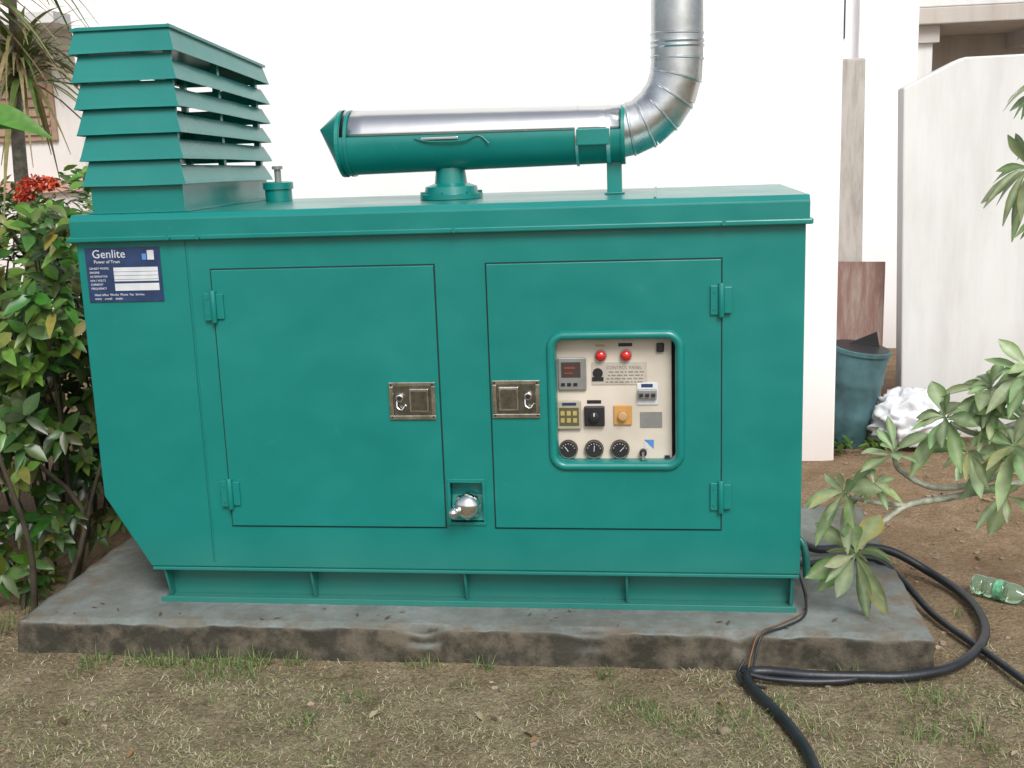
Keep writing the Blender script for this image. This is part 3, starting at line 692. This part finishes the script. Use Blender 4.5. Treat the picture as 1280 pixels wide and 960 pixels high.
rosette((1.27,.12,1.50),(-.5,-.4,.3),11,.13,1.2,.4,.75)
rosette((1.18,.05,.54),(-.2,-.5,.2),7,.14,1.2,.3)
fl.build('leaves',LEAFF,FP)

# ------------------------------------------------------------------ grass, litter
def blades(name,n,xr,yr,L,cols,mask,flat,width=.0016,mat=GRASSM):
    x=np.random.uniform(*xr,n); y=np.random.uniform(*yr,n); keep=np.array([mask(a,b) for a,b in zip(x,y)]); x=x[keep]; y=y[keep]; n=len(x)
    z=np.array([gz(a,b) for a,b in zip(x,y)]); a=np.random.uniform(0,2*np.pi,n); el=np.random.uniform(flat[0],flat[1],n); l=np.random.uniform(*L,n)
    d=np.stack([np.cos(a)*np.cos(el),np.sin(a)*np.cos(el),np.sin(el)],1); s=np.stack([-np.sin(a),np.cos(a),np.zeros(n)],1)*width
    p=np.stack([x,y,z-.002],1); bend=np.random.uniform(.0,.35,n)
    mid=p+d*(l*.55)[:,None]; tip=p+d*l[:,None]; tip[:,2]-=l*bend; tip[:,2]=np.maximum(tip[:,2],z+.003)
    V=np.stack([p-s,p+s,mid+s*.8,mid-s*.8,tip],1).reshape(-1,3)
    F=[]; 
    for i in range(n):
        b=i*5; F.append((b,b+1,b+2,b+3)); F.append((b+3,b+2,b+4))
    me=bpy.data.meshes.new(name); me.from_pydata(V.tolist(),[],F)
    ci=np.random.randint(0,len(cols),n); C=np.array(cols)[ci]*np.random.uniform(.7,1.25,(n,1)); C=np.concatenate([C,np.ones((n,1))],1); C=np.repeat(C,5,0).astype(np.float32)
    me.color_attributes.new('Col','FLOAT_COLOR','POINT').data.foreach_set('color',C.ravel())
    return add(name,me,mat)
DRY=[(.40,.35,.22),(.32,.28,.16),(.48,.43,.30),(.23,.21,.10),(.35,.32,.19)]
GRN=[(.08,.15,.035),(.12,.20,.05),(.06,.12,.025),(.20,.23,.09)]
def offslab(a,b): return not (SX0-.01<a<SX1+.01 and b>SY0-.02)
def dm(a,b):
    if not offslab(a,b): return False
    v=fnoise(a,b,2.0)+fnoise(a,b,6)*.7+fnoise(a,b,16)*.4+.30*min(1,max(-1,(-b-.45)*3))
    return random.random()<min(1,max(.10,.70+v*1.6)) and random.random()>max(0,(b+.15)*3)
blades('dry_grass',95000,(-3.2,1.9),(-1.6,.1),(.012,.038),DRY+[(.17,.19,.08)],dm,(.0,.6),.0012)
def gm(a,b):
    if not offslab(a,b): return False
    near=math.exp(-abs(b-(SY0-.05))/.06)
    v=fnoise(a+4,b,2.6)+.9*fnoise(a,b,9)
    if a<-1.55 and b>-.42: v+=.3
    return v+near*.24>.42 and random.random()<(.3+near)
blades('green_grass',44000,(-3.2,1.2),(-.75,.3),(.025,.08),GRN,gm,(.4,1.4),.0014)
def gm2(a,b): return offslab(a,b) and fnoise(a+9,b,1.6)+.6*fnoise(a,b,8)>.08 and random.random()<.55
blades('sparse_green_grass',20000,(-3.2,1.3),(-1.6,-.2),(.012,.035),GRN+[(.24,.24,.10)],gm2,(.2,1.1),.0012)
ll=LeafBuf()
for i in range(300):
    x=random.uniform(-3,2.6); y=random.uniform(-1.5,3.4)
    if not offslab(x,y) and not (y<-.05): continue
    if SX0<x<SX1 and y>SY0-.02: continue
    a=random.uniform(0,6.28); L=random.uniform(.015,.05)
    ll.leaf((x,y,gz(x,y)+.008),(math.cos(a),math.sin(a),.1),Vector((random.uniform(-.5,.5),random.uniform(-.5,.5),1)),L,L*.22,0,random.choice([(.22,.13,.06),(.26,.19,.10),(.12,.07,.03),(.30,.25,.15),(.10,.06,.03)]),4,.7,.9)
for i in range(26):
    x=random.uniform(SX0+.05,SX1-.05); y=random.uniform(SY0+.03,-.03)
    a=random.uniform(0,6.28); L=random.uniform(.01,.03)
    ll.leaf((x,y,SZ+.006),(math.cos(a),math.sin(a),.1),(0,0,1),L,L*.2,0,random.choice([(.10,.06,.03),(.2,.14,.08)]),4,.6,.9)
ll.build('fallen_leaves',DRYL)
bm=bmesh.new()
for i in range(700):
    x=random.uniform(-3,3.0); y=random.uniform(-1.5,4.0) if i%2 else random.uniform(.0,3.5)
    if i%2==0: x=random.uniform(.95,3.0)
    if SX0-.02<x<SX1+.02 and y>SY0-.03: continue
    r_=random.uniform(.003,.012)*(1.8 if random.random()<.08 else 1)
    res=bmesh.ops.create_icosphere(bm,subdivisions=1,radius=r_)
    for v in res['verts']: v.co=Vector((v.co.x*1.3,v.co.y,v.co.z*.7))*random.uniform(.75,1.2)+Vector((x,y,gz(x,y)+r_*.3))
bm_to('pebbles',bm,simple('pebble',(.25,.19,.14),.85,var=.4,scale=9))
wb=LeafBuf()
for c in ((1.02,2.70),(1.30,2.72),(1.22,2.60),(1.66,2.85),(1.85,2.8),(2.1,2.85),(1.05,2.55),(2.4,2.8)):
    for k in range(22):
        a=random.uniform(0,6.28); d=Vector((math.cos(a),math.sin(a),random.uniform(.2,1.4))); L=random.uniform(.04,.10)
        wb.leaf((c[0]+random.uniform(-.06,.06),c[1]+random.uniform(-.05,.05),.01+random.uniform(0,.05)),d,(0,0,1),L,L*.2,.2,random.choice(GREENS),3,.2,.9)
wb.build('weeds',LEAF)

# ------------------------------------------------------------------ light, camera
w=bpy.data.worlds.new('World'); scene.world=w; w.use_nodes=True; nt=w.node_tree
bg=nt.nodes['Background']; sky=nt.nodes.new('ShaderNodeTexSky'); sky.sky_type='NISHITA'; sky.sun_disc=False
EL=math.radians(46); AZ=math.radians(158)
sky.sun_elevation=EL; sky.sun_rotation=AZ; sky.dust_density=3; sky.air_density=1.2
hs=nt.nodes.new('ShaderNodeHueSaturation'); hs.inputs['Saturation'].default_value=.4
nt.links.new(sky.outputs[0],hs.inputs['Color']); nt.links.new(hs.outputs[0],bg.inputs['Color']); bg.inputs['Strength'].default_value=.15
sl=bpy.data.lights.new('sun','SUN'); sl.energy=2.7; sl.angle=math.radians(25); sl.color=(1,.98,.955)
so=bpy.data.objects.new('sun',sl); COL.objects.link(so)
d=Vector((math.sin(AZ)*math.cos(EL),math.cos(AZ)*math.cos(EL),math.sin(EL)))
so.rotation_euler=d.to_track_quat('Z','Y').to_euler()
cam=bpy.data.cameras.new('camera'); co=bpy.data.objects.new('camera',cam); COL.objects.link(co)
cam.sensor_fit='HORIZONTAL'; cam.sensor_width=36; cam.lens=36*1423.77/1280; cam.clip_end=500; cam.clip_start=.05
co.matrix_world=Matrix(((.9915,.0081,.13,0),(.1256,.2056,-.9705,-3.9),(-.0346,.9786,.2029,1.7752),(0,0,0,1)))
scene.camera=co
scene.view_settings.view_transform='Standard'; scene.view_settings.look='None'; scene.view_settings.exposure=0
print('objs',len(bpy.data.objects))
